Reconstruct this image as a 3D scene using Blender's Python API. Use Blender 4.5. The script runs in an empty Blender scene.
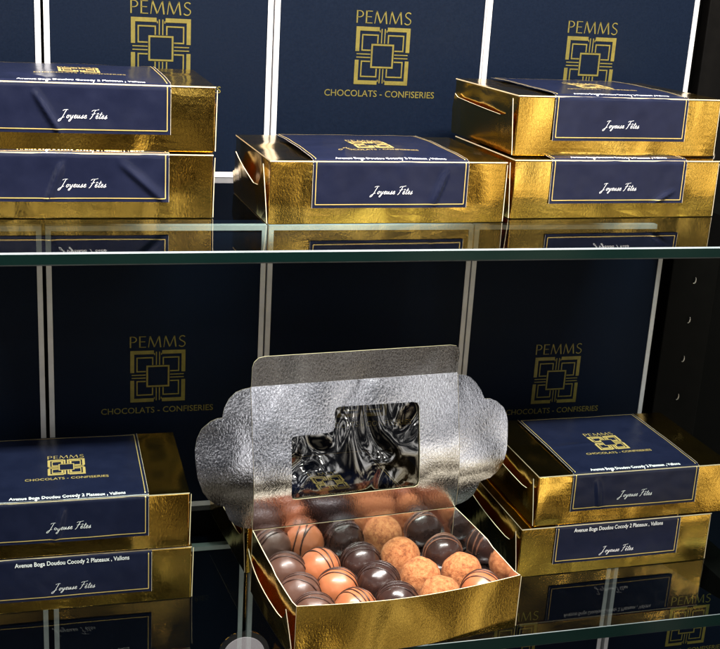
import bpy, bmesh, math, random
from mathutils import Vector, Matrix, noise
random.seed(7)
SC = bpy.context.scene
COL = SC.collection
PI = math.pi

# ------------------------------------------------------------------ dimensions (metres)
W, D, H = 0.165, 0.109, 0.042          # closed chocolate box
HS = 0.281                             # upper shelf top (lower shelf top is z = 0)
YB = 0.236                             # front face of the bag rows

# ------------------------------------------------------------------ materials
def mat(name):
    m = bpy.data.materials.new(name); m.use_nodes = True
    nt = m.node_tree; nt.nodes.clear()
    out = nt.nodes.new('ShaderNodeOutputMaterial')
    return m, nt, out

def N(nt, t, **kw):
    n = nt.nodes.new(t)
    for k, v in kw.items():
        if k.startswith('i_'):
            key = k[2:].replace('_', ' ')
            n.inputs[key].default_value = v
        else:
            setattr(n, k, v)
    return n

def coords(nt, scale=(1, 1, 1)):
    """object coordinates shifted by a random amount per object"""
    tc = N(nt, 'ShaderNodeTexCoord'); oi = N(nt, 'ShaderNodeObjectInfo')
    mul = N(nt, 'ShaderNodeMath', operation='MULTIPLY'); mul.inputs[1].default_value = 7.3
    nt.links.new(oi.outputs['Random'], mul.inputs[0])
    add = N(nt, 'ShaderNodeVectorMath', operation='ADD')
    nt.links.new(tc.outputs['Object'], add.inputs[0]); nt.links.new(mul.outputs[0], add.inputs[1])
    mp = N(nt, 'ShaderNodeMapping'); mp.inputs['Scale'].default_value = scale
    nt.links.new(add.outputs[0], mp.inputs['Vector'])
    return mp.outputs[0]

def noise_tex(nt, vec, scale, detail=3, rough=.55, dist=0.0):
    n = N(nt, 'ShaderNodeTexNoise'); n.inputs['Scale'].default_value = scale
    n.inputs['Detail'].default_value = detail; n.inputs['Roughness'].default_value = rough
    n.inputs['Distortion'].default_value = dist
    nt.links.new(vec, n.inputs['Vector']); return n

def ramp(nt, fac, stops):
    r = N(nt, 'ShaderNodeValToRGB'); e = r.color_ramp.elements
    while len(e) < len(stops): e.new(.5)
    for el, (p, c) in zip(e, stops):
        el.position = p; el.color = (*c, 1) if len(c) == 3 else c
    nt.links.new(fac, r.inputs[0]); return r.outputs[0]

def bump(nt, h, strength, dist, prev=None):
    b = N(nt, 'ShaderNodeBump'); b.inputs['Strength'].default_value = strength
    b.inputs['Distance'].default_value = dist
    nt.links.new(h, b.inputs['Height'])
    if prev is not None: nt.links.new(prev, b.inputs['Normal'])
    return b.outputs[0]

def foil(name, col, col2, rough, fine, coarse, fine_scale=700, stretch=(1, 1, 1), big=28, mid=.03):
    m, nt, out = mat(name)
    v = coords(nt, stretch)
    p = N(nt, 'ShaderNodeBsdfPrincipled'); p.inputs['Metallic'].default_value = 1
    n1 = noise_tex(nt, v, fine_scale, 3, .6, .6)
    n2 = noise_tex(nt, v, big, 3, .5)
    n4 = noise_tex(nt, v, big * 1.3, .6, .4, .4)
    n3 = noise_tex(nt, v, 150, 4, .6, 1.2)
    c = ramp(nt, n2.outputs[0], [(.3, col), (.7, col2)])
    nt.links.new(c, p.inputs['Base Color'])
    r = N(nt, 'ShaderNodeMapRange'); r.inputs['To Min'].default_value = rough * .75; r.inputs['To Max'].default_value = rough * 1.35
    nt.links.new(n3.outputs[0], r.inputs['Value']); nt.links.new(r.outputs[0], p.inputs['Roughness'])
    b = bump(nt, n4.outputs[0], 1, coarse)
    b = bump(nt, n3.outputs[0], 1, coarse * mid, b)
    b = bump(nt, n1.outputs[0], 1, fine, b)
    nt.links.new(b, p.inputs['Normal'])
    nt.links.new(p.outputs[0], out.inputs[0])
    return m

def plain(name, col, rough=.5, metal=0, col2=None, nscale=60, bmp=0.0, bscale=300, coat=0, spec=.5, sss=0):
    m, nt, out = mat(name)
    v = coords(nt)
    p = N(nt, 'ShaderNodeBsdfPrincipled')
    p.inputs['Metallic'].default_value = metal; p.inputs['Roughness'].default_value = rough
    p.inputs['Coat Weight'].default_value = coat; p.inputs['Coat Roughness'].default_value = .08
    p.inputs['Specular IOR Level'].default_value = spec
    n = noise_tex(nt, v, nscale, 5, .65)
    c = ramp(nt, n.outputs[0], [(.3, col), (.7, col2 or tuple(x * .82 for x in col))])
    nt.links.new(c, p.inputs['Base Color'])
    r = N(nt, 'ShaderNodeMapRange'); r.inputs['To Min'].default_value = rough * .85; r.inputs['To Max'].default_value = min(1, rough * 1.2)
    nt.links.new(n.outputs[0], r.inputs['Value']); nt.links.new(r.outputs[0], p.inputs['Roughness'])
    if bmp:
        nb = noise_tex(nt, v, bscale, 4, .6)
        nt.links.new(bump(nt, nb.outputs[0], 1, bmp), p.inputs['Normal'])
    nt.links.new(p.outputs[0], out.inputs[0])
    return m

M_GOLD = foil('gold_foil', (.86, .58, .13), (.80, .49, .09), .13, .00006, .0052, 700, (1.15, 1, .6), 15, .004)
M_SILVER = foil('silver_foil', (.56, .57, .61), (.44, .45, .50), .10, .00009, .0036, 680, (1, 1, .7), 16, .010)  # lid's copy of the silver foil, colour darkened to hold down its brightness
M_SILVER2 = foil('silver_foil_inside', (.93, .93, .94), (.88, .88, .90), .06, .00002, .0005, 520, (1, 1, .7), 24)  # same silver foil, colour brightened to lift the mirrored chocolates
M_CUT = plain('card_cut_edge', (.62, .52, .34), .6)
M_NAVY = plain('navy_sleeve_paper', (.0054, .0072, .0200), .22, 0, (.0078, .0100, .0265), 60, .00003, 900, 0, .3)
M_PRINTGOLD = plain('gold_print', (.80, .60, .22), .38, .6, (.70, .50, .16))
M_PRINTWHITE = plain('white_print', (.82, .82, .82), .5)
M_BAG = plain('navy_bag_paper', (.0018, .0040, .0102), .5, 0, (.0029, .0060, .0145), 700, .00003, 1400, 0, .06)
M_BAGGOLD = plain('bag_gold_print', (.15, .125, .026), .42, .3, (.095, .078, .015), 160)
M_WHITE = plain('white_bag_edge', (.50, .50, .52), .55)
M_BLACK = plain('black_cabinet_panel', (.0016, .0016, .0016), .5, 0, (.0024, .0023, .0021), 12, 0, 300, 0, .04)
M_STEEL = plain('black_steel', (.0018, .0017, .0016), .5, 0, (.003, .0027, .0024), 80, 0, 300, 0, .05)
M_CHROME = plain('slot_metal', (.60, .56, .50), .35, 1)
M_GLASSEDGE = plain('glass_edge_green', (.002, .009, .008), .10, 0, (.003, .012, .010), 8, 0, 300, 0, .2)
M_CHAMFER = plain('ground_glass_bevel', (.19, .22, .23), .45, 0, (.05, .07, .07), 9, 0, 300, 0, .2)
M_MILK = plain('milk_chocolate', (.38, .125, .050), .40, 0, (.30, .092, .034), 70, .00012, 260, .15)
M_BROWN = plain('brown_chocolate', (.088, .041, .027), .40, 0, (.066, .030, .020), 70, .00012, 260, .1)
M_DARK = plain('dark_chocolate', (.022, .010, .008), .27, 0, (.034, .016, .013), 70, .00012, 260, .25)
M_DRIZ = plain('dark_drizzle', (.038, .015, .010), .32)
M_DRIZ2 = plain('milk_drizzle', (.20, .085, .05), .3)

def truffle_mat():
    m, nt, out = mat('cocoa_dusted_truffle'); v = coords(nt)
    p = N(nt, 'ShaderNodeBsdfPrincipled'); p.inputs['Roughness'].default_value = .85
    n = noise_tex(nt, v, 260, 6, .78, .2); n2 = noise_tex(nt, v, 900, 3, .6)
    c = ramp(nt, n.outputs[0], [(.34, (.15, .042, .011)), (.47, (.33, .108, .031)), (.62, (.47, .195, .070))])
    nt.links.new(c, p.inputs['Base Color'])
    b = bump(nt, n.outputs[0], 1, .0010); b = bump(nt, n2.outputs[0], 1, .0003, b)
    nt.links.new(b, p.inputs['Normal']); nt.links.new(p.outputs[0], out.inputs[0]); return m
M_TRUFFLE = truffle_mat()

def sheet_glass(name, tint, gain, rough, wav=None, ior=1.5):
    """clear sheet: see-through, with a Fresnel reflection on the outward side of each face"""
    m, nt, out = mat(name)
    tr = N(nt, 'ShaderNodeBsdfTransparent'); tr.inputs[0].default_value = (*tint, 1)
    gl = N(nt, 'ShaderNodeBsdfGlossy'); gl.inputs['Roughness'].default_value = rough
    gl.inputs['Color'].default_value = (1, 1, 1, 1)
    fr = N(nt, 'ShaderNodeFresnel'); fr.inputs['IOR'].default_value = ior
    ge = N(nt, 'ShaderNodeNewGeometry')
    inv = N(nt, 'ShaderNodeMath', operation='SUBTRACT'); inv.inputs[0].default_value = 1
    nt.links.new(ge.outputs['Backfacing'], inv.inputs[1])
    mu = N(nt, 'ShaderNodeMath', operation='MULTIPLY'); nt.links.new(fr.outputs[0], mu.inputs[0]); nt.links.new(inv.outputs[0], mu.inputs[1])
    ga = N(nt, 'ShaderNodeMath', operation='MULTIPLY', use_clamp=True); ga.inputs[1].default_value = gain
    nt.links.new(mu.outputs[0], ga.inputs[0])
    if wav:
        v = coords(nt, wav[2]); n = noise_tex(nt, v, wav[0], 0, .4, 1.8)
        b = bump(nt, n.outputs[0], 1, wav[1])
        nt.links.new(b, gl.inputs['Normal'])
    else:                                   # faint smears and dust
        v = coords(nt); n = noise_tex(nt, v, 22, 5, .7, .8)
        mrr = N(nt, 'ShaderNodeMapRange'); mrr.inputs['From Min'].default_value = .45; mrr.inputs['From Max'].default_value = .75
        mrr.inputs['To Min'].default_value = rough; mrr.inputs['To Max'].default_value = rough * 6
        nt.links.new(n.outputs[0], mrr.inputs['Value']); nt.links.new(mrr.outputs[0], gl.inputs['Roughness'])
    mx = N(nt, 'ShaderNodeMixShader')
    nt.links.new(ga.outputs[0], mx.inputs[0]); nt.links.new(tr.outputs[0], mx.inputs[1]); nt.links.new(gl.outputs[0], mx.inputs[2])
    nt.links.new(mx.outputs[0], out.inputs[0]); return m
M_GLASS = sheet_glass('shelf_glass', (.80, .87, .85), .80, .012)
M_FILM = sheet_glass('window_film', (.80, .80, .80), 2.7, .06, (24, .009, (1, 1, .5)))
M_ACRYL = sheet_glass('clear_plastic', (.94, .95, .96), 1.6, .03)
def haze_plastic():
    m, nt, out = mat('milky_plastic')
    tr = N(nt, 'ShaderNodeBsdfTransparent'); df = N(nt, 'ShaderNodeBsdfDiffuse'); df.inputs[0].default_value = (.7, .68, .72, 1)
    mx = N(nt, 'ShaderNodeMixShader'); mx.inputs[0].default_value = .15
    nt.links.new(tr.outputs[0], mx.inputs[1]); nt.links.new(df.outputs[0], mx.inputs[2]); nt.links.new(mx.outputs[0], out.inputs[0]); return m
M_MILKY = haze_plastic()

# ------------------------------------------------------------------ object helpers
def link(name, me, mats, parent=None, smooth=False):
    o = bpy.data.objects.new(name, me); COL.objects.link(o)
    for m in (mats if isinstance(mats, (list, tuple)) else [mats]): me.materials.append(m)
    if parent is not None: o.parent = parent
    if smooth:
        for p in me.polygons: p.use_smooth = True
    return o

def from_bm(name, bm, mats, parent=None, smooth=False):
    me = bpy.data.meshes.new(name); bm.normal_update(); bm.to_mesh(me); bm.free()
    return link(name, me, mats, parent, smooth)

def from_pd(name, verts, faces, mats, parent=None, smooth=False, mi=None):
    me = bpy.data.meshes.new(name); me.from_pydata([tuple(v) for v in verts], [], faces); me.update()
    o = link(name, me, mats, parent, smooth)
    if mi:
        for p, i in zip(me.polygons, mi): p.material_index = i
    return o

def empty(name, loc, rz=0):
    o = bpy.data.objects.new(name, None); COL.objects.link(o)
    o.location = loc; o.rotation_euler = (0, 0, rz); o.empty_display_size = .02
    return o

def tag(o, label=None, cat=None, group=None, kind=None):
    if label: o['label'] = label
    if cat: o['category'] = cat
    if group: o['group'] = group
    if kind: o['kind'] = kind
    return o

def bm_box(bm, x0, x1, y0, y1, z0, z1, bev=0, seg=2):
    r = bmesh.ops.create_cube(bm, size=1)
    vs = r['verts']
    for v in vs:
        v.co = Vector(((x0 + x1) / 2 + v.co.x * (x1 - x0), (y0 + y1) / 2 + v.co.y * (y1 - y0), (z0 + z1) / 2 + v.co.z * (z1 - z0)))
    if bev:
        es = list({e for v in vs for e in v.link_edges})
        bmesh.ops.bevel(bm, geom=es, offset=bev, segments=seg, affect='EDGES', profile=.5)

def box(name, x0, x1, y0, y1, z0, z1, m, parent=None, bev=0, seg=2):
    bm = bmesh.new(); bm_box(bm, x0, x1, y0, y1, z0, z1, bev, seg)
    return from_bm(name, bm, m, parent)

def panel(name, pts, place, thick, mats, parent=None):
    """2-D outline pts -> a card of real thickness. place(u, v, w) maps it into space (w = 0 front face, 1 back face).
    material slots: 0 front, 1 back, 2 cut edge"""
    n = len(pts)
    verts = [place(u, v, 0) for u, v in pts] + [place(u, v, thick) for u, v in pts]
    faces = [list(range(n)), list(range(2 * n - 1, n - 1, -1))]
    mi = [0, 1]
    for i in range(n):
        j = (i + 1) % n
        faces.append([j, i, i + n, j + n]); mi.append(2)
    bm = bmesh.new()
    bv = [bm.verts.new(v) for v in verts]
    for f, k in zip(faces, mi):
        bm.faces.new([bv[i] for i in f]).material_index = k
    bmesh.ops.recalc_face_normals(bm, faces=bm.faces[:])
    big = [f for f in bm.faces if len(f.verts) > 4]
    bmesh.ops.triangulate(bm, faces=big)
    return from_bm(name, bm, mats, parent)

def smooth_pts(pts, k=6, closed=False):
    P = [Vector(p) for p in pts]; out = []
    n = len(P)
    for i in range(n if closed else n - 1):
        g = lambda j: P[j % n] if closed else P[max(0, min(n - 1, j))]
        p0, p1, p2, p3 = g(i - 1), g(i), g(i + 1), g(i + 2)
        for t in range(k):
            t /= k
            out.append(.5 * ((2 * p1) + (-p0 + p2) * t + (2 * p0 - 5 * p1 + 4 * p2 - p3) * t * t + (-p0 + 3 * p1 - 3 * p2 + p3) * t ** 3))
    if not closed: out.append(P[-1])
    return [tuple(p) for p in out]

# ------------------------------------------------------------------ flat print: lists of 2-D polygons
def strip(p, q, w, step=.004):
    p, q = Vector(p), Vector(q); d = q - p; L = d.length
    nrm = Vector((-d.y, d.x)).normalized() * w / 2; k = max(1, int(L / step)); out = []
    for i in range(k):
        a = p + d * (i / k); b = p + d * ((i + 1) / k)
        out.append([tuple(a - nrm), tuple(b - nrm), tuple(b + nrm), tuple(a + nrm)])
    return out

def ribbon(pts, w):
    P = [Vector(p) for p in pts]; out = []; n = len(P)
    L = []; R = []
    for i in range(n):
        t = (P[min(n - 1, i + 1)] - P[max(0, i - 1)])
        if t.length < 1e-9: t = Vector((1, 0))
        t.normalize(); nn = Vector((-t.y, t.x))
        ww = (w(i / (n - 1), t) if callable(w) else w) / 2
        L.append(P[i] + nn * ww); R.append(P[i] - nn * ww)
    for i in range(n - 1):
        out.append([tuple(R[i]), tuple(R[i + 1]), tuple(L[i + 1]), tuple(L[i])])
    return out

def emblem(s, t=.045):
    """the four-cornered square emblem, outer size s, centred on 0"""
    h = s / 2; out = []
    def R(x0, y0, x1, y1): out.append([(x0 * h, y0 * h), (x1 * h, y0 * h), (x1 * h, y1 * h), (x0 * h, y1 * h)])
    for sx in (-1, 1):
        for sy in (-1, 1):
            def Q(x0, y0, x1, y1):
                a, b = sorted((sx * x0, sx * x1)); c, e = sorted((sy * y0, sy * y1)); R(a, c, b, e)
            Q(.86, .15, 1, 1); Q(.15, .86, .86, 1)                       # thick outer corner
            Q(.17, .70, .78, .70 + t); Q(.735, .17, .78, .70)             # thin inner square, three visible sides
            Q(.17, .44, .17 + t, .70); Q(.44, .17, .735, .17 + t)
            Q(.04, .44, .04 + t * .8, .95); Q(.44, .04, .95, .04 + t * .8)   # double lines of the cross arms
            Q(.11, .82, .11 + t * .7, .90)
    c = .42
    R(-c, -c, c, -c + .06); R(-c, c - .06, c, c); R(-c, -c + .06, -c + .06, c - .06); R(c - .06, -c + .06, c, c - .06)
    return out

def brand_word(wd, cap):
    """PEMMS in thin humanist capitals, centred on x = 0, baseline y = 0"""
    T, t = .10, .055
    def S(a, b, w): return strip(a, b, w, 9)
    def arc(cx, cy, rx, ry, a0, a1, n=12):
        return [(cx + rx * math.cos(math.radians(a0 + (a1 - a0) * i / n)), cy + ry * math.sin(math.radians(a0 + (a1 - a0) * i / n))) for i in range(n + 1)]
    g = {}
    g['P'] = (.58, S((.06, 0), (.06, 1), T) + ribbon([(.06, .965)] + arc(.22, .72, .27, .245, 90, -90) + [(.06, .475)], lambda u, d: t + .035 * abs(d.y)))
    g['E'] = (.56, S((.06, 0), (.06, 1), T) + S((.06, .965), (.50, .965), t) + S((.06, .52), (.45, .52), t) + S((.06, .035), (.52, .035), t))
    g['M'] = (1.02, S((.03, 0), (.14, 1), t) + S((.14, 1), (.47, .03), T) + S((.47, .03), (.80, 1), t) + S((.80, 1), (.92, 0), T))
    g['S'] = (.56, ribbon(smooth_pts([(.46, .88), (.34, .965), (.17, .94), (.07, .79), (.13, .62), (.30, .50), (.45, .37), (.46, .18), (.34, .04), (.16, .03), (.02, .13)], 4), lambda u, d: t + .05 * abs(d.x * .6 - d.y * .3)))
    word = 'PEMMS'; gap = .10
    tot = sum(g[c][0] for c in word) + gap * (len(word) - 1)
    sx = wd / tot; out = []; x = 0
    for c in word:
        for poly in g[c][1]:
            out.append([((px + x) * sx - wd / 2, py * cap) for px, py in poly])
        x += g[c][0] + gap
    return out

SCRIPT = {  # a quick brush hand: strokes in letter units (x-height .4)
    'J': (.62, [[(.16, .86), (.30, .96), (.55, 1.0), (.74, .98)], [(.56, 1.0), (.44, .60), (.30, .10), (.14, -.30), (-.04, -.36), (-.02, -.18), (.22, .0), (.52, .14)]]),
    'o': (.34, [[(.24, .36), (.10, .32), (.04, .12), (.14, .0), (.26, .14), (.25, .34), (.36, .28)]]),
    'y': (.36, [[(.04, .36), (.06, .10), (.18, .06), (.32, .36)], [(.32, .36), (.24, -.02), (.08, -.36), (-.04, -.30), (.10, -.08), (.36, .10)]]),
    'e': (.30, [[(.05, .14), (.22, .24), (.20, .38), (.07, .30), (.06, .06), (.18, .0), (.32, .12)]]),
    'u': (.38, [[(.04, .36), (.03, .08), (.14, .02), (.28, .34)], [(.29, .36), (.26, .08), (.34, .02), (.42, .12)]]),
    's': (.28, [[(.02, .06), (.20, .40), (.16, .26), (.22, .08), (.10, -.02), (.02, .06)], [(.18, .02), (.32, .12)]]),
    'F': (.56, [[(.06, .84), (.24, .98), (.52, .98), (.84, 1.06)], [(.46, .98), (.34, .50), (.20, .06), (.06, -.08)], [(.14, .50), (.36, .52), (.56, .60)]]),
    'ê': (.32, [[(.05, .14), (.22, .24), (.20, .38), (.07, .30), (.06, .06), (.18, .0), (.34, .12)], [(.06, .52), (.18, .64), (.26, .52)]]),
    't': (.24, [[(.18, .74), (.10, .30), (.06, .06), (.14, .0), (.28, .10)], [(.0, .48), (.34, .54)]]),
    ' ': (.22, []),
}
def script_text(txt, width):
    out = []; x = 0; lo = 1e9; hi = -1e9
    for c in txt:
        adv, st = SCRIPT[c]
        for s in st:
            q = smooth_pts([(px + x + .30 * py, py) for px, py in s], 4)
            for poly in ribbon(q, lambda u, d: .030 + .032 * abs(d.y)):
                out.append(poly)
                for p in poly: lo = min(lo, p[0]); hi = max(hi, p[0])
        x += adv * 1.22
    k = width / (hi - lo)
    return [[((px - (lo + hi) / 2) * k, py * k) for px, py in poly] for poly in out]

_font_cache = {}
def font_text(txt, width=None, size=1.0, bold=0.0):
    """built-in font -> flat polygons centred on x = 0, baseline y = 0"""
    key = (txt, bold)
    if key not in _font_cache:
        cu = bpy.data.curves.new('lettering', 'FONT'); cu.body = txt; cu.size = 1; cu.offset = bold; cu.resolution_u = 3
        cu.align_x = 'CENTER'
        ob = bpy.data.objects.new('lettering', cu); COL.objects.link(ob)
        dg = bpy.context.evaluated_depsgraph_get(); ev = ob.evaluated_get(dg); me = ev.to_mesh()
        bm = bmesh.new(); bm.from_mesh(me)
        hw_ = max(abs(v.co.x) for v in bm.verts)
        for k in range(int(-hw_ / .3), int(hw_ / .3) + 1):
            bmesh.ops.bisect_plane(bm, geom=bm.verts[:] + bm.edges[:] + bm.faces[:], dist=1e-6, plane_co=(k * .3 + .011, 0, 0), plane_no=(1, 0, 0))
        for k in (.15, .35, .55):
            bmesh.ops.bisect_plane(bm, geom=bm.verts[:] + bm.edges[:] + bm.faces[:], dist=1e-6, plane_co=(0, k, 0), plane_no=(0, 1, 0))
        polys = [[(v.co.x, v.co.y) for v in f.verts] for f in bm.faces]; bm.free()
        ev.to_mesh_clear(); bpy.data.objects.remove(ob); bpy.data.curves.remove(cu)
        _font_cache[key] = polys
    polys = _font_cache[key]
    xs = [p[0] for q in polys for p in q]
    k = width / (max(xs) - min(xs)) if width else size
    return [[(x * k, y * k) for x, y in q] for q in polys]

def lay_print(name, polys, place, m, parent):
    verts = []; faces = []
    for q in polys:
        b = len(verts); verts += [place(*p) for p in q]; faces.append(list(range(b, b + len(q))))
    return from_pd(name, verts, faces, m, parent)

def shift(polys, dx, dy, sy=1.0):
    return [[(x + dx, y * sy + dy) for x, y in q] for q in polys]

# ------------------------------------------------------------------ the setting
o = box('back_wall', -.75, .95, .266, .286, -.31, .80, M_BLACK); tag(o, kind='structure')
o = box('cabinet_base', -.75, .95, -.02, .265, -.301, -.282, M_BLACK); tag(o, kind='structure')

def shelf(z, th, label, c=.0009):
    t = empty('glass_shelf', (.1, .12, z - th)); tag(t, label, 'shelf')
    x0, x1, y0, y1 = -.70, .90, 0, .262
    prof = [(y0 + c, th), (y0, th - c), (y0, c), (y0 + c, 0), (y1, 0), (y1, th)]   # (y, z)
    ox, oy = .1, .12
    # clear sheet: top and bottom faces
    v = []; f = []
    def quad(a, b):
        k = len(v)
        v.extend([(x0 - ox, a[0] - oy, a[1]), (x1 - ox, a[0] - oy, a[1]), (x1 - ox, b[0] - oy, b[1]), (x0 - ox, b[0] - oy, b[1])]); f.append([k, k + 1, k + 2, k + 3])
    quad((y0 + c, th), (y1, th)); quad((y1, 0), (y0 + c, 0))
    from_pd('glass_pane', v, f, M_GLASS, t)
    v = []; f = []
    quad((y0, c), (y0, th - c)); quad((y1, th), (y1, 0))
    from_pd('polished_edge', v, f, M_GLASSEDGE, t)
    v = []; f = []
    quad((y0, th - c), (y0 + c, th)); quad((y0 + c, 0), (y0, c))
    from_pd('edge_bevel', v, f, M_CHAMFER, t)
    return t
shelf(HS, .0078, 'upper clear glass shelf, its bright front edge running across the middle of the picture')
shelf(0, .0100, 'lower dark glass shelf, with the open chocolate box standing at its front edge', .00035)

# slotted upright on the back wall at the right, with the bracket arms under the glass
t = empty('slotted_upright', (.452, .262, -.28)); tag(t, 'black slotted upright with a row of small bright slots, right of the lower gift bags', 'upright')
box('channel', -.024, .024, -.012, .0, 0, .98, M_STEEL, t, .001)
for k in range(8):
    pts = []
    for i in range(20):
        a = 2 * PI * i / 20
        pts.append((.0016 * math.cos(a), .0034 * math.sin(a)))
    zc = .28 + .0355 + .0380 * k - .0
    bm = bmesh.new(); ring = []
    hole = bm.faces.new([bm.verts.new((x, -.0122, zc + z)) for x, z in pts]); hole.material_index = 1  # dark oval laid on the channel for the shade inside the slot
    for i in range(13):                                   # bright metal crescent shaped as the glint on the hole's lower right edge
        a = math.radians(-120 + 170 * i / 12); x, z = .0016 * math.cos(a), .0034 * math.sin(a)
        n = Vector((x / .0016 ** 2, 0, z / .0034 ** 2)).normalized(); th = .00012 + .0006 * math.sin(PI * i / 12); rr = []
        for j in range(6):
            b = 2 * PI * j / 6
            rr.append(bm.verts.new(Vector((x, -.0123, zc + z)) + n * th * math.cos(b) + Vector((0, -th * math.sin(b), 0))))
        ring.append(rr)
    for i in range(12):
        for j in range(6):
            bm.faces.new([ring[i][j], ring[i + 1][j], ring[i + 1][(j + 1) % 6], ring[i][(j + 1) % 6]])
    from_bm('slot', bm, [M_CHROME, M_BLACK], t, True)
for z, th, lab in ((HS, .0078, 'black steel bracket under the right end of the upper glass shelf'), (0, .0100, 'black steel bracket under the lower glass shelf, near its right end')):
    t = empty('shelf_bracket', (.412, .25, z - th)); tag(t, lab, 'bracket')
    panel('arm', [(0, -.002), (0, -.050), (-.03, -.048), (-.20, -.016), (-.215, -.010), (-.215, -.002)],
          lambda u, v, w: Vector((w - .014, u, v)), .028, [M_STEEL, M_STEEL, M_STEEL], t)
    box('lip', -.0155, .0155, -.216, -.205, -.0016, -.0004, M_CHROME, t)

# ------------------------------------------------------------------ navy bags with white edges
def bag(x0, x1, zb, h, label, group, logo_z, ly=YB, lean=0.0, tagline=True):
    w = x1 - x0; t = empty('gift_bag', ((x0 + x1) / 2, ly, zb)); tag(t, label, 'gift bag', group)
    e = .0040
    t.rotation_euler = (0, 0, lean)
    box('body', -w / 2 + .0004, w / 2 - .0004, .0004, .022, .0004, h - .0004, M_BAG, t, .0006, 1)
    # white card edge, a frame round the front face
    bm = bmesh.new()
    o4 = [(-w / 2, 0), (w / 2, 0), (w / 2, h), (-w / 2, h)]; i4 = [(-w / 2 + e, e), (w / 2 - e, e), (w / 2 - e, h - e), (-w / 2 + e, h - e)]
    def ringv(pts, y): return [bm.verts.new((x, y, z)) for x, z in pts]
    A, B, C2 = ringv(o4, -.0006), ringv(i4, -.0006), ringv(i4, .0002)
    D2 = ringv(o4, .006)
    for i in range(4):
        j = (i + 1) % 4
        bm.faces.new([A[i], A[j], B[j], B[i]]); bm.faces.new([B[i], B[j], C2[j], C2[i]]); bm.faces.new([A[j], A[i], D2[i], D2[j]])
    from_bm('white_edge', bm, M_WHITE, t)
    pl = lambda x, y: Vector((x, .00015, y))
    s = .0440
    lay_print('emblem', shift(emblem(s), 0, logo_z), pl, M_BAGGOLD, t)
    lay_print('brand_name', shift(brand_word(.0450, .0095), 0, logo_z + .0246), pl, M_BAGGOLD, t)
    if tagline:
        lay_print('tagline', shift(font_text('CHOCOLATS - CONFISERIES', .0905, 1, .004), 0, logo_z - .0315, 1.0), pl, M_BAGGOLD, t)
    return t
BH = .2425
gu, gl_, gt = 'navy gift bags along the upper shelf', 'navy gift bags along the lower shelf', 'navy gift bags below the lower shelf'
bag(-.292, -.1214, HS + .0003, BH, 'navy gift bag cut off by the left picture edge, behind the upper left boxes', gu, .096)
bag(-.1192, .0485, HS + .0003, BH, 'navy gift bag with its emblem just above the upper left stack of boxes', gu, .096)
bag(.0499, .2230, HS + .0003, BH, 'navy gift bag with full gold emblem and tagline, behind the single upper gold box', gu, .0965)
bag(.2200, .4075, HS + .0003, BH, 'navy gift bag behind the upper right stack, rightmost of the upper row', gu, .0965, YB - .0025)
bag(-.30, -.1243, .0003, BH, 'dark gift bag at the left picture edge, behind the lower left stack of boxes', gl_, .118)
bag(-.1214, .0494, .0003, BH, 'dark gift bag with a lit gold emblem and tagline, left of the open silver lid', gl_, .118)
bag(.0510, .2257, .0003, BH, 'dark gift bag standing behind the raised silver lid of the open box', gl_, .096)
bag(.2271, .4080, .0003, BH, 'dark gift bag with a dim emblem, right of the raised silver lid', gl_, .100)
z3 = -.281
bag(-.300, -.1262, z3, BH, 'gift bag under the lower shelf at the left picture edge', gt, .110)
bag(-.1215, .0395, z3, BH, 'gift bag under the lower shelf, seen through glass left of the open box', gt, .110)
bag(.0440, .2075, z3, BH, 'gift bag under the lower shelf, directly below the open box', gt, .110)
bag(.2130, .3985, z3, BH, 'gift bag under the lower shelf, seen through glass below the lower right stack', gt, .111)
bag(.4025, .5850, z3, BH, 'gift bag in the bottom right corner, its emblem crossed by the shelf edge', gt, .111)

# ------------------------------------------------------------------ closed gold boxes
HW = .0545      # half width of the navy sleeve
LF = .0305      # how far the sleeve hangs down the front

def side_panel(parent, sx, lean, name='side_panel', style=0):
    """outer gold side panel, standing a little off the body, its top edge cut away with a curved front end"""
    if style == 0:
        top = [(D - .001, .020), (D - .006, .031), (D - .012, .029), (.020, .0262), (.0125, .0272), (.0075, .0305), (.0042, .0350), (.0025, .0395)]
    else:
        top = [(D - .001, .016), (D - .010, .018), (D - .020, .033), (D - .026, .034), (.030, .022), (.018, .023), (.0090, .030), (.0025, .0395)]
    pts = [(.0008, .0006), (D - .0008, .0006)] + top
    def place(u, v, w):
        off = .0006 + lean * (v / H) ** 1.1 * math.sin(PI * min(1, max(.0, (u / D)) * .8 + .12)) ** .8
        return Vector((sx * (W / 2 + off + .0005 - w), u, v))
    # resample the bottom edge so the lean is curved
    fine = []
    for i in range(len(pts)):
        a, b = Vector(pts[i]), Vector(pts[(i + 1) % len(pts)]); n = max(1, int((b - a).length / .008))
        for k in range(n): fine.append(tuple(a + (b - a) * k / n))
    return panel(name, fine, place, .0005, [M_GOLD, M_GOLD, M_CUT], parent)

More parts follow.
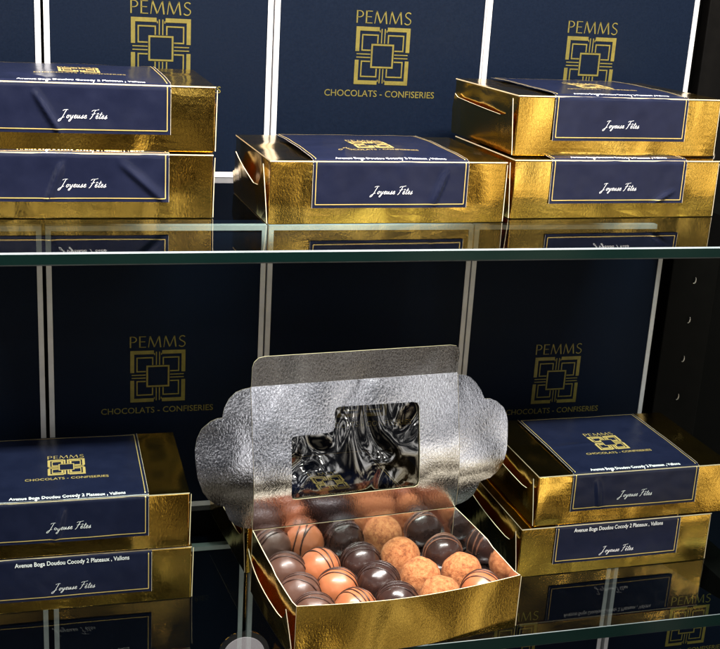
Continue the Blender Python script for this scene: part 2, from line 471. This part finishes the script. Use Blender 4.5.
def sleeve_map(seed, bulge, creases, lift):
    def S(u, s, off=0.0):
        """u across, s along: s < 0 on the top, s > 0 down the front"""
        r = .0022; e = .0007 + off
        q = r * PI / 4
        if s <= -q:
            y = -s - q + r; z = H; n = Vector((0, 0, 1))
        elif s >= q:
            y = 0; z = H - (s - q) - r; n = Vector((0, -1, 0))
        else:
            a = (s + q) / (2 * q) * PI / 2
            y = r - r * math.sin(a); z = H - r + r * math.cos(a); n = Vector((0, -math.sin(a), math.cos(a)))
        p = Vector((u, y, z))
        add = 0
        if s < 0:
            tt = min(1, -s / D); add += bulge * math.sin(PI * tt) ** .8 * (.55 + .45 * math.cos(PI * u / HW / 2))
        else:
            add += lift * (s / LF) ** 2 * (.6 + .4 * math.sin(u * 60 + seed))
        add += .00050 * max(-.4, noise.noise(Vector((u * 34, s * 34, seed * 3.1)))) + .00016 * noise.noise(Vector((u * 110, s * 110, seed * 1.7))) + .00020
        for (a0, b0, a1, b1, amp, wd) in creases:
            A = Vector((a0, b0)); B = Vector((a1, b1)); P = Vector((u, s)); d = B - A
            k = max(0, min(1, (P - A).dot(d) / d.length_squared)); dd = (P - A - d * k)
            sg = 1 if d.x * dd.y - d.y * dd.x > 0 else -1
            wv = wd * (.7 if sg > 0 else 1.5)
            fall = math.sin(PI * min(1, max(0, k * .94 + .03))) ** .5
            add += amp * math.exp(-(dd.length / wv) ** 2) * fall
        return p + n * (e + max(0, add))
    return S

def closed_box(x, y, z, yaw, label, group, seed, creases=(), bulge=.0010, lift=.0006, pshift=0.0, style=0, lean=(.004, .002), sl=0.0, lf=LF):
    t = empty('chocolate_box', (x, y, z), yaw); tag(t, label, 'chocolate box', group)
    rnd = random.Random(seed)
    bm = bmesh.new(); bm_box(bm, -W / 2, W / 2, 0, D, 0, H - .0008, .0007, 2)
    bmesh.ops.subdivide_edges(bm, edges=[e for e in bm.edges if e.calc_length() > .03], cuts=7, use_grid_fill=True)
    for v in bm.verts:     # hand-folded card is never flat
        c = v.co
        if .004 < c.z < H - .006:
            k = math.sin(PI * (c.z / H))
            if c.y < .001: c.y -= k * (.0009 * noise.noise(Vector((c.x * 22, seed, 0))) + .0003)
            if abs(c.x) > W / 2 - .001 and .004 < c.y < D - .004: c.x += (1 if c.x > 0 else -1) * k * .0006 * noise.noise(Vector((c.y * 30, seed, 4)))
    from_bm('body', bm, M_GOLD, t, False)
    # lid panel, its cut edge showing as a pale line
    bm = bmesh.new(); bm_box(bm, -W / 2 - .0003, W / 2 + .0003, -.0005, D, H - .0008, H)
    bm.normal_update()
    for f in bm.faces: f.material_index = 0 if abs(f.normal.z) > .5 else 1
    top = [e for e in bm.edges if all(v.co.z > H - .0002 for v in e.verts) or all(v.co.z < H - .0006 for v in e.verts)]
    from_bm('lid', bm, [M_GOLD, M_CUT], t)
    side_panel(t, -1, lean[0], style=style); side_panel(t, 1, lean[1])
    S = sleeve_map(seed, bulge, [c[:4] + (c[4] * 1.7, c[5]) for c in creases], lift)
    nu, ns = 76, 100
    s0, s1 = -D + .002, lf
    verts = []; faces = []
    for j in range(ns + 1):
        for i in range(nu + 1):
            u = -HW + 2 * HW * i / nu; s = s0 + (s1 - s0) * j / ns
            verts.append(S(u + sl, s))
    for j in range(ns):
        for i in range(nu):
            a = j * (nu + 1) + i; faces.append([a, a + nu + 1, a + nu + 2, a + 1])
    slv = from_pd('paper_sleeve', verts, faces, M_NAVY, t, True)
    # printing: v runs up the sheet, so v = -s + shift
    pl = lambda u, v: S(u + sl, -v + pshift, .00030)
    i0 = .0024; w = .00055
    gb = strip((-HW + i0, -lf + i0 + pshift), (-HW + i0, D - .005), w, .003) + strip((HW - i0, -lf + i0 + pshift), (HW - i0, D - .005), w, .003)
    gb += strip((-HW + i0, -lf + i0 + pshift), (HW - i0, -lf + i0 + pshift), w, .003) + strip((-HW + i0, D - .005), (HW - i0, D - .005), w, .003)
    lay_print('gold_border', gb, pl, M_PRINTGOLD, slv)
    we = strip((-HW + .0002, -lf + pshift), (-HW + .0002, D - .0025 + pshift), .00018, .003) + strip((HW - .0002, -lf + pshift), (HW - .0002, D - .0025 + pshift), .00018, .003)
    for half in (we[:len(we) // 2], we[len(we) // 2:]): lay_print('cut_edge', half, pl, M_CUT, slv)
    lay_print('emblem', shift(emblem(.0262, .11), 0, .0480), pl, M_PRINTGOLD, slv)
    lay_print('brand_name', shift(brand_word(.0262, .0055), 0, .0628), pl, M_PRINTGOLD, slv)
    lay_print('tagline', shift(font_text('CHOCOLATS - CONFISERIES', .0575, 1, .006), 0, .0280, 1.0), pl, M_PRINTGOLD, slv)
    lay_print('address_line', shift(font_text('Avenue Boga Doudou Cocody 2 Plateaux , Vallons', .0775, 1, .010), 0, .0012 if pshift == 0 else -.0014, 1.25), pl, M_PRINTWHITE, slv)
    lay_print('greeting', shift(script_text('Joyeuse Fêtes', .0300), 0, -.0212), pl, M_PRINTWHITE, slv)
    return t

gb_ = 'closed gold chocolate boxes with navy sleeves'
Z2 = H + .0010
closed_box(.0989, .0720, HS, .0341, 'gold box with navy sleeve standing alone in the middle of the upper shelf', gb_, 1,
           creases=[(.030, .030, .039, .0065, .0011, .0016), (-.018, -.05, -.03, -.012, .0008, .002)], bulge=.0022, style=1, lean=(.007, .002))
closed_box(-.0990, .0905, HS + Z2, .0020, 'gold box with a creased navy sleeve, top of the upper left stack', gb_, 2,
           creases=[(-.029, .006, -.014, .031, .0013, .0013), (-.045, -.03, -.02, -.006, .0008, .002)], bulge=.0020)
closed_box(-.1000, .0888, HS, -.0020, 'gold box with a rumpled navy sleeve, bottom of the upper left stack', gb_, 3,
           creases=[(-.013, .0065, -.022, .031, .0012, .0015), (.024, .0065, .052, .031, .0010, .002)])
closed_box(.2765, .1000, HS + Z2, .0600, 'gold box with smooth navy sleeve, top of the upper right stack', gb_, 4, bulge=.0016, lean=(.005, .002))
closed_box(.2745, .0890, HS, .0420, 'gold box with navy sleeve, bottom of the upper right stack', gb_, 5,
           creases=[(.030, .031, .046, .022, .0009, .0012)], lean=(.004, .002))
closed_box(.3150, .0766, Z2, .0106, 'gold box showing its whole navy top and emblem, top of the lower right stack', gb_, 6,
           creases=[(-.034, .0065, -.030, .030, .0008, .002), (-.05, -.046, .0, -.05, .0005, .0025)], lean=(.006, .002))
closed_box(.3055, .0767, 0, .0141, 'gold box with navy sleeve, bottom of the lower right stack beside the open box', gb_, 7, pshift=.0042, lf=.0318, lean=(.007, .002))
closed_box(-.1120, .0887, Z2, -.0097, 'gold box with navy top and emblem, top of the lower left stack', gb_, 8,
           creases=[(-.004, .0065, -.010, .030, .0012, .0014)], bulge=.0014)
closed_box(-.1096, .0899, 0, -.0060, 'gold box with address line on its navy front, bottom of the lower left stack', gb_, 9, pshift=.0045, lf=.0325)
closed_box(.1005, .1248, 0, .0950, 'gold box with navy sleeve lying behind the open lid, glimpsed through its window', gb_, 10, lean=(.003, .002))

# ------------------------------------------------------------------ the open box
OX, OY, OA = .1116, .0036, .0823
t = empty('open_chocolate_box', (OX, OY, 0), OA)
tag(t, 'open gold box of round chocolates with raised silver lid and window', 'open box')
TH = .0006
def bow(u):   # front wall bulges outwards under the chocolates
    return -.0042 * math.cos(PI * u / W) ** 1.0
nseg = 24
def wall(name, path, ztop, mats, parent):
    """upright card wall along a 2-D path (x, y), outer side on the right of the path direction"""
    n = len(path); bm = bmesh.new(); P = [Vector(p) for p in path]
    rows = []
    for i in range(n):
        d = (P[min(n - 1, i + 1)] - P[max(0, i - 1)]).normalized(); nn = Vector((-d.y, d.x)) * TH
        zt = ztop(i / (n - 1)) if callable(ztop) else ztop
        a, b = P[i], P[i] + nn
        rows.append([bm.verts.new((a.x, a.y, .0004)), bm.verts.new((a.x, a.y, zt)), bm.verts.new((b.x, b.y, zt)), bm.verts.new((b.x, b.y, .0004))])
    for i in range(n - 1):
        A, B = rows[i], rows[i + 1]
        for k, m_ in ((0, 0), (1, 2), (2, 1), (3, 2)):
            f = bm.faces.new([A[k], B[k], B[(k + 1) % 4], A[(k + 1) % 4]]); f.material_index = m_
    for r_, rev in ((rows[0], 0), (rows[-1], 1)):
        f = bm.faces.new(r_ if not rev else r_[::-1]); f.material_index = 2
    bmesh.ops.recalc_face_normals(bm, faces=bm.faces[:])
    return from_bm(name, bm, mats, parent, False)
GSC = [M_GOLD, M_SILVER2, M_CUT]
D2, HB, KL, KX = .0945, .0502, .98, -.0063       # the back wall stands taller than the front
wall('front_wall', [(-W / 2 + W * i / nseg, bow(-W / 2 + W * i / nseg)) for i in range(nseg + 1)], lambda u: H - .0028 * math.sin(PI * u), GSC, t)
wall('inner_side_wall', [(KX * (1 - i / 12) - W / 2 * (KL + (1 - KL) * i / 12) - .0012 * math.sin(PI * i / 12), D2 - D2 * i / 12 + (-.0004 if i == 0 else .0008 if i == 12 else 0)) for i in range(13)],
     lambda u: HB + (H - HB) * u - .0002 - (.0016 if .52 < u < .97 else 0), GSC, t)
wall('inner_side_wall', [(KX * i / 12 + W / 2 * (1 + (KL - 1) * i / 12) + .0012 * math.sin(PI * i / 12), D2 * i / 12 + (-.0004 if i == 12 else .0008 if i == 0 else 0)) for i in range(13)],
     lambda u: H + (HB - H) * u - .0002 - (.0016 if .05 < u < .45 else 0), GSC, t)
wall('back_wall_panel', [(KX + (W / 2 - W * i / 6) * KL, D2 + .0006) for i in range(7)], HB - .0004, GSC, t)
box('floor_panel', -W / 2 + .0003, W / 2 - .0100, .0005, D2 - .0002, .0003, .0010, M_SILVER2, t)
box('raised_tray', -W / 2 + .0016, W / 2 - .0100, .0012, D2 - .0014, .0014, .0104, M_SILVER2, t, .0006)
side_panel(t, -1, .012, 'outer_side_panel'); side_panel(t, 1, .003, 'outer_side_panel', 1)

# lid: hinged on the back edge, upright near the fold and leaning back higher up
hinge = Vector((KX, D2, HB)); exv = Vector((1, 0, 0))
KEYS = [(0, 95), (.014, 93), (.026, 88), (.040, 79.5), (.056, 76), (.2, 75)]
def theta(v):
    for (v0, a0), (v1, a1) in zip(KEYS, KEYS[1:]):
        if v <= v1: return math.radians(a0 + (a1 - a0) * max(0, (v - v0)) / (v1 - v0))
    return math.radians(KEYS[-1][1])
PROF = [(0.0, 0.0)]
for i in range(260):
    th = theta((i + .5) * .0005); y_, z_ = PROF[-1]; PROF.append((y_ + .0005 * KL * math.cos(th), z_ + .0005 * KL * math.sin(th)))
def lidp(u, v, w=0.0):
    k = max(0, min(258.999, v / .0005)); i = int(k); f_ = k - i
    y_ = PROF[i][0] * (1 - f_) + PROF[i + 1][0] * f_; z_ = PROF[i][1] * (1 - f_) + PROF[i + 1][1] * f_
    th = theta(v)
    return hinge + Vector((u * KL, y_ + w * math.sin(th), z_ - w * math.cos(th)))
def lidn(v):
    th = theta(v); return Vector((0, -math.sin(th), math.cos(th)))
lidT = .0006
mm = lambda L: [(a / 1000, b / 1000) for a, b in L]
win = mm([(-50.5, 70.0), (-24, 70.6), (-20.6, 71.6), (-19.2, 74.5), (-18.6, 86.0), (-17.7, 88.4), (-15.2, 89.4), (44.5, 88.6), (48.2, 87.6), (49.7, 84.5), (48.9, 26.0), (48.0, 23.2), (45.5, 22.0), (-50, 21.9), (-52.8, 22.6), (-53.8, 25.4), (-53.2, 67.0), (-52.4, 69.2)])
outer = [(-W / 2, .0004), (W / 2, .0004), (W / 2, D), (-W / 2, D)]
def card(name, outline, hole, place, thick, mats, parent):
    """a card cut to an outline (with a hole), then bent by place(u, v, w); slots: front, back, cut edge"""
    cu = bpy.data.curves.new(name, 'CURVE'); cu.dimensions = '2D'; cu.fill_mode = 'BOTH'
    for pts in ((outline, hole) if hole else (outline,)):
        sp = cu.splines.new('POLY'); sp.points.add(len(pts) - 1); sp.use_cyclic_u = True
        for p, q in zip(sp.points, pts): p.co = (*q, 0, 1)
    cu.extrude = thick / 2
    ob = bpy.data.objects.new(name, cu); COL.objects.link(ob)
    dg = bpy.context.evaluated_depsgraph_get(); ev = ob.evaluated_get(dg); me = ev.to_mesh()
    bm = bmesh.new(); bm.from_mesh(me)
    ev.to_mesh_clear(); bpy.data.objects.remove(ob); bpy.data.curves.remove(cu)
    bmesh.ops.remove_doubles(bm, verts=bm.verts[:], dist=1e-6)
    for k in range(1, 36):
        bmesh.ops.bisect_plane(bm, geom=bm.verts[:] + bm.edges[:] + bm.faces[:], dist=1e-7, plane_co=(0, k * .0032, 0), plane_no=(0, 1, 0))
    for f in bm.faces:
        zs = [v.co.z for v in f.verts]
        f.material_index = 2 if max(zs) - min(zs) > thick / 2 else (0 if zs[0] > 0 else 1)
        f.smooth = True
    for v in bm.verts: v.co = place(v.co.x, v.co.y, thick / 2 - v.co.z)
    bmesh.ops.recalc_face_normals(bm, faces=bm.faces[:])
    o = from_bm(name, bm, mats, parent)
    o.data.set_sharp_from_angle(angle=.6)
    return o
SGC = [M_SILVER, M_GOLD, M_CUT]
lid = card('lid', outer, win, lidp, lidT, SGC, t)
# creased clear film glued behind the window
nu, nv_ = 90, 64; verts = []; faces = []
for j in range(nv_ + 1):
    for i in range(nu + 1):
        u = -.060 + .117 * i / nu; v = .016 + .080 * j / nv_
        verts.append(lidp(u, v, lidT + .0010 + .0007 * noise.noise(Vector((u * 55, v * 26, 3.3))) ))
for j in range(nv_):
    for i in range(nu):
        a = j * (nu + 1) + i; faces.append([a, a + 1, a + nu + 2, a + nu + 1])
from_pd('window_film', verts, faces, M_FILM, lid, True)
# tuck flap along the top edge, bent towards the viewer
ta = math.radians(96); tdir = Vector((0, math.cos(ta), math.sin(ta))) * KL; tn = Vector((0, -math.sin(ta), math.cos(ta))); tb = lidp(0, D)
tuck = [(-W / 2 + .0004, .0003), (W / 2 - .0004, .0003), (W / 2 - .0002, .0150), (W / 2 - .0012, .0200), (W / 2 - .004, .0226), (W / 2 - .009, .0236), (-W / 2 + .009, .0236), (-W / 2 + .0045, .0226), (-W / 2 + .0014, .0195), (-W / 2 + .0002, .0150)]
panel('tuck_flap', tuck, lambda u, v, w: tb + exv * (u * KL) + tdir * v - tn * w, .0005, SGC, t)
# side flaps with their three-lobed outline
lf_ = mm([(0.3, 108.4), (6, 107.4), (11, 105.6), (16, 101), (19.6, 94.6), (20.8, 90), (21.3, 87.4), (25, 87.2), (30, 85.2), (36.6, 80), (40.2, 73), (41.8, 65), (41.6, 54), (40.4, 43.5), (37, 32.5), (33, 26.5), (27.5, 22), (21.6, 20.2), (20.6, 17), (17.4, 9.4), (13.6, 5), (9.5, 2.8), (4, 1.6), (.3, 1.4)])
rf_ = mm([(.3, 107.4), (6, 106.5), (11, 104.4), (15.8, 99.8), (20, 93.5), (22.2, 88.4), (22.8, 86.6), (28, 86.4), (34, 83.6), (39.6, 78.4), (42, 73), (43, 66.8), (42.6, 56), (41.8, 44.5), (38.8, 34), (34.2, 27.4), (28, 22.6), (21, 21), (19.4, 20.4), (17.2, 14.3), (14.5, 9), (10, 5.2), (5, 3), (.3, 1.8)])
for sgn, out_, ang in ((-1, lf_, .18), (1, rf_, .02)):
    def place(u, v, w, sgn=sgn, ang=ang):
        n_ = lidn(v); fd = exv * sgn * math.cos(ang) - n_ * math.sin(ang); fn = n_ * math.cos(ang) + exv * sgn * math.sin(ang)
        return lidp(sgn * W / 2, v) + fd * u * KL - fn * w
    card('side_flap', out_, None, place, .0005, SGC, t)

# ------------------------------------------------------------------ chocolates
def ball(bm, r, wob, seed):
    bmesh.ops.create_icosphere(bm, subdivisions=4, radius=r)
    for v in bm.verts:
        d = v.co.normalized()
        v.co += d * wob * (noise.noise(d * 2.2 + Vector((seed, 0, 0))) + .4 * noise.noise(d * 6 + Vector((0, seed, 0))))
        if v.co.z < -r * .86: v.co.z = -r * .86
    bmesh.ops.scale(bm, vec=(1.02, .955, 1.0), verts=bm.verts)

def drizzle_path(r, axis_ang, n, spread, rnd):
    """one continuous zigzag thread over the top of the ball"""
    pts = []
    ca, sa = math.cos(axis_ang), math.sin(axis_ang)
    for k in range(n):
        b = (k - (n - 1) / 2) * spread + rnd.uniform(-.05, .05)
        tilt = rnd.uniform(-.12, .12)
        rng = range(0, 25) if k % 2 == 0 else range(24, -1, -1)
        for i in rng:
            a = -1.75 + 3.5 * i / 24
            bb = b + tilt * math.sin(a) + .05 * math.sin(a * 2 + k)
            d = Vector((math.sin(bb), math.sin(a) * math.cos(bb), math.cos(a) * math.cos(bb)))
            d = Vector((d.x * ca - d.y * sa, d.x * sa + d.y * ca, d.z))
            pts.append(Vector((d.x * 1.02, d.y * .955, d.z)) * (r + .00025))
    return pts

def tube_bm(bm, pts, rad):
    rings = []
    n = len(pts)
    for i in range(n):
        t_ = (pts[min(n - 1, i + 1)] - pts[max(0, i - 1)]).normalized(); nn = pts[i].normalized(); s_ = t_.cross(nn).normalized()
        rr = rad * (.8 + .35 * noise.noise(pts[i] * 300))
        rings.append([bm.verts.new(pts[i] + (s_ * math.cos(2 * PI * k / 6) * 1.15 + nn * math.sin(2 * PI * k / 6) * .7) * rr) for k in range(6)])
    for i in range(n - 1):
        for k in range(6):
            bm.faces.new([rings[i][k], rings[i][(k + 1) % 6], rings[i + 1][(k + 1) % 6], rings[i + 1][k]])
    bm.faces.new(rings[0][::-1]); bm.faces.new(rings[-1])

ROWY = [.0158, .0446, .0755]
COLF = [-.0645, -.0352, -.0035, .0290, .0615]      # column positions at the front row ...
COLB = [-.0668, -.0405, -.0090, .0225, .0575]      # ... and at the back row
KIND = [  # row 0 = front; columns left to right
    ['b', 'm', 'd', 't', 'm'],
    ['b', 'm', 'd', 't', 't'],
    ['b', 'm', 'd', 't', 'k'],
]
ROWN = ['front row', 'middle row', 'back row']
COLN = ['leftmost column', 'second column from left', 'middle column', 'second column from right', 'rightmost column']
cM = Matrix.Rotation(OA, 3, 'Z')
for r in range(3):
    for c in range(5):
        k = KIND[r][c]; rnd = random.Random(r * 11 + c * 3 + 5)
        rad = .0150 + rnd.uniform(-.0003, .0003)
        lx = COLF[c] + (COLB[c] - COLF[c]) * r / 2 + rnd.uniform(-.0006, .0006); ly = ROWY[r] + rnd.uniform(-.0006, .0006); lz = .0104 + rad * .86 + rnd.uniform(-.0003, .0007)
        p = cM @ Vector((lx, ly, lz)) + Vector((OX, OY, 0))
        nm = {'b': 'chocolate_ball', 'm': 'chocolate_ball', 'd': 'chocolate_ball', 'k': 'chocolate_ball', 't': 'truffle_ball'}[k]
        e = empty(nm, (p.x, p.y, p.z - rad * .86), OA)
        colour = {'b': 'brown chocolate with dark stripes', 'm': 'orange brown chocolate with thin stripes', 'd': 'glossy dark chocolate with raised stripes', 't': 'cocoa dusted orange truffle', 'k': 'dark chocolate with brown stripes'}[k]
        tag(e, f'{colour}, {ROWN[r]}, {COLN[c]} in the open box', 'truffle' if k == 't' else 'chocolate', 'cocoa dusted truffles in the open box' if k == 't' else 'striped chocolates in the open box')
        bm = bmesh.new(); ball(bm, rad, .0007 if k == 't' else .0006, rnd.uniform(0, 50))
        bmesh.ops.translate(bm, vec=(0, 0, rad * .86), verts=bm.verts)
        from_bm('coating' if k != 't' else 'dusted_shell', bm, {'b': M_BROWN, 'm': M_MILK, 'd': M_DARK, 'k': M_DARK, 't': M_TRUFFLE}[k], e, True)
        if k != 't':
            bm = bmesh.new()
            ang = {'b': 1.0, 'm': .75, 'd': 1.25, 'k': 1.35}[k] + rnd.uniform(-.35, .35)
            tube_bm(bm, drizzle_path(rad, ang, 3 if rnd.random() < .6 else 4, rnd.uniform(.20, .36), rnd), .00060)
            bmesh.ops.translate(bm, vec=(0, 0, rad * .86), verts=bm.verts)
            from_bm('drizzle', bm, {'b': M_DRIZ, 'm': M_DRIZ, 'd': M_DARK, 'k': M_DRIZ2}[k], e, True)

# ------------------------------------------------------------------ round clear plastic tag at the shelf front
t = empty('plastic_tag', (-.0050, -.0045, -.014)); tag(t, 'round clear plastic tag clipped to the lower shelf edge, left of the open box', 'plastic tag')
circ = lambda r_, n=40: [(r_ * math.cos(2 * PI * i / n), r_ * math.sin(2 * PI * i / n)) for i in range(n)]
panel('clear_disc', circ(.0172), lambda u, v, w: Vector((u, w, v + .0245)), .0012, [M_ACRYL, M_ACRYL, M_ACRYL], t)
panel('milky_insert', circ(.0140), lambda u, v, w: Vector((u, w - .0006, v + .0238)), .0004, [M_MILKY, M_MILKY, M_MILKY], t)

# ------------------------------------------------------------------ light
def area(name, loc, target, sx, sy, power, col):
    L = bpy.data.lights.new(name, 'AREA'); L.shape = 'RECTANGLE'; L.size = sx; L.size_y = sy; L.energy = power; L.color = col
    o = bpy.data.objects.new(name, L); COL.objects.link(o); o.location = loc
    o.rotation_euler = (Vector(target) - Vector(loc)).to_track_quat('-Z', 'Y').to_euler(); return o
area('cabinet_lamp', (.10, -.22, .98), (.10, .12, .1), .9, .05, 46, (1, .95, .89))
for i, (x, y, z, p) in enumerate([(-.9, -2.2, 1.35, 1.6), (.6, -2.4, 1.5, 1.6), (1.9, -2.0, 1.3, 1.4), (-.2, -3.6, 1.5, 2.8), (1.4, -3.6, 1.6, 2.4)]):
    area('ceiling_lamp', (x, y, z), (.1, 0, .1), .16, .10, p, (1, .95, .88))

area('lid_highlight_lamp', (.66, -1.85, .36), (.08, .11, .08), .30, .22, .08, (.95, .98, 1))  # unseen lamp added to put a bright reflection on the open lid

w = bpy.data.worlds.new('World'); SC.world = w; w.use_nodes = True
nt = w.node_tree; nt.nodes.clear()
out = nt.nodes.new('ShaderNodeOutputWorld'); bg = nt.nodes.new('ShaderNodeBackground')
tc = nt.nodes.new('ShaderNodeTexCoord'); sep = nt.nodes.new('ShaderNodeSeparateXYZ'); nt.links.new(tc.outputs['Generated'], sep.inputs[0])
# a dim shop: dark floor, a bright band of lit walls and ceiling in front of the cabinet
n = noise_tex(nt, tc.outputs['Generated'], 7.5, 3, .6)
patch = ramp(nt, n.outputs[0], [(.47, (.03, .03, .035)), (.52, (.30, .29, .28)), (.56, (2.0, 1.95, 1.88)), (.64, (3.4, 3.3, 3.2))])
floor_ = ramp(nt, n.outputs[0], [(.45, (.008, .005, .004)), (.51, (.05, .022, .010)), (.56, (1.1, .92, .62)), (.66, (2.6, 2.3, 1.7))])
mr = N(nt, 'ShaderNodeMapRange', interpolation_type='SMOOTHSTEP'); mr.inputs['From Min'].default_value = -.11; mr.inputs['From Max'].default_value = .02
nt.links.new(sep.outputs['Z'], mr.inputs['Value'])
mr2 = N(nt, 'ShaderNodeMapRange', interpolation_type='SMOOTHSTEP'); mr2.inputs['From Min'].default_value = .28; mr2.inputs['From Max'].default_value = .50
mr2.inputs['To Min'].default_value = 1; mr2.inputs['To Max'].default_value = .12
nt.links.new(sep.outputs['Z'], mr2.inputs['Value'])
mx = N(nt, 'ShaderNodeMix', data_type='RGBA'); nt.links.new(mr.outputs[0], mx.inputs['Factor'])
nt.links.new(floor_, mx.inputs[6]); nt.links.new(patch, mx.inputs[7])
# shop floor close in front, brightened to give the lower foil fronts light to mirror
near = ramp(nt, n.outputs[0], [(.44, (.02, .016, .012)), (.51, (.11, .09, .07)), (.57, (.85, .78, .66))])
mr3 = N(nt, 'ShaderNodeMapRange', interpolation_type='SMOOTHSTEP'); mr3.inputs['From Min'].default_value = -.40; mr3.inputs['From Max'].default_value = -.52
nt.links.new(sep.outputs['Z'], mr3.inputs['Value'])
mx3 = N(nt, 'ShaderNodeMix', data_type='RGBA'); nt.links.new(mr3.outputs[0], mx3.inputs['Factor'])
nt.links.new(mx.outputs[2], mx3.inputs[6]); nt.links.new(near, mx3.inputs[7]); mx = mx3
# shop floor dimmed towards the left, to keep the left boxes' foil dark
mr4 = N(nt, 'ShaderNodeMapRange', interpolation_type='SMOOTHSTEP'); mr4.inputs['From Min'].default_value = .08; mr4.inputs['From Max'].default_value = .42
mr4.inputs['To Min'].default_value = .10; mr4.inputs['To Max'].default_value = 1
nt.links.new(sep.outputs['X'], mr4.inputs['Value'])
mr5 = N(nt, 'ShaderNodeMapRange'); mr5.inputs['From Min'].default_value = -.10; mr5.inputs['From Max'].default_value = 0; mr5.inputs['To Min'].default_value = 0; mr5.inputs['To Max'].default_value = 1
nt.links.new(sep.outputs['Z'], mr5.inputs['Value'])
mxm = N(nt, 'ShaderNodeMath', operation='MAXIMUM'); nt.links.new(mr4.outputs[0], mxm.inputs[0]); nt.links.new(mr5.outputs[0], mxm.inputs[1])
mul2 = N(nt, 'ShaderNodeMath', operation='MULTIPLY'); nt.links.new(mr2.outputs[0], mul2.inputs[0]); nt.links.new(mxm.outputs[0], mul2.inputs[1])
vm = N(nt, 'ShaderNodeVectorMath', operation='SCALE'); nt.links.new(mx.outputs[2], vm.inputs[0]); nt.links.new(mul2.outputs[0], vm.inputs['Scale'])
nt.links.new(vm.outputs[0], bg.inputs[0]); bg.inputs[1].default_value = 1.05
nt.links.new(bg.outputs[0], out.inputs[0])

# ------------------------------------------------------------------ camera
yaw, pitch, roll = .2871, .3005, .0605
cy, sy, cp, sp = math.cos(yaw), math.sin(yaw), math.cos(pitch), math.sin(pitch)
f = Vector((sy * cp, cy * cp, -sp)); rt = Vector((cy, -sy, 0)); up = rt.cross(f)
c, s = math.cos(roll), math.sin(roll)
r2 = rt * c + up * s; u2 = up * c - rt * s
cam = bpy.data.cameras.new('camera'); cam.sensor_width = 36; cam.lens = 36 * 1158.66 / 720; cam.clip_start = .01; cam.clip_end = 60
co = bpy.data.objects.new('camera', cam); COL.objects.link(co)
co.matrix_world = Matrix(((r2.x, u2.x, -f.x, -.1312), (r2.y, u2.y, -f.y, -.6541), (r2.z, u2.z, -f.z, .4452), (0, 0, 0, 1)))
SC.camera = co
SC.view_settings.view_transform = 'Standard'; SC.view_settings.look = 'None'; SC.view_settings.gamma = 1
SC.view_settings.exposure = 0
SC.cycles.use_denoising = True
SC.cycles.max_bounces = 14; SC.cycles.glossy_bounces = 8; SC.cycles.transparent_max_bounces = 24
SC.cycles.sample_clamp_indirect = 6
SC.cycles.caustics_reflective = True; SC.cycles.blur_glossy = .5
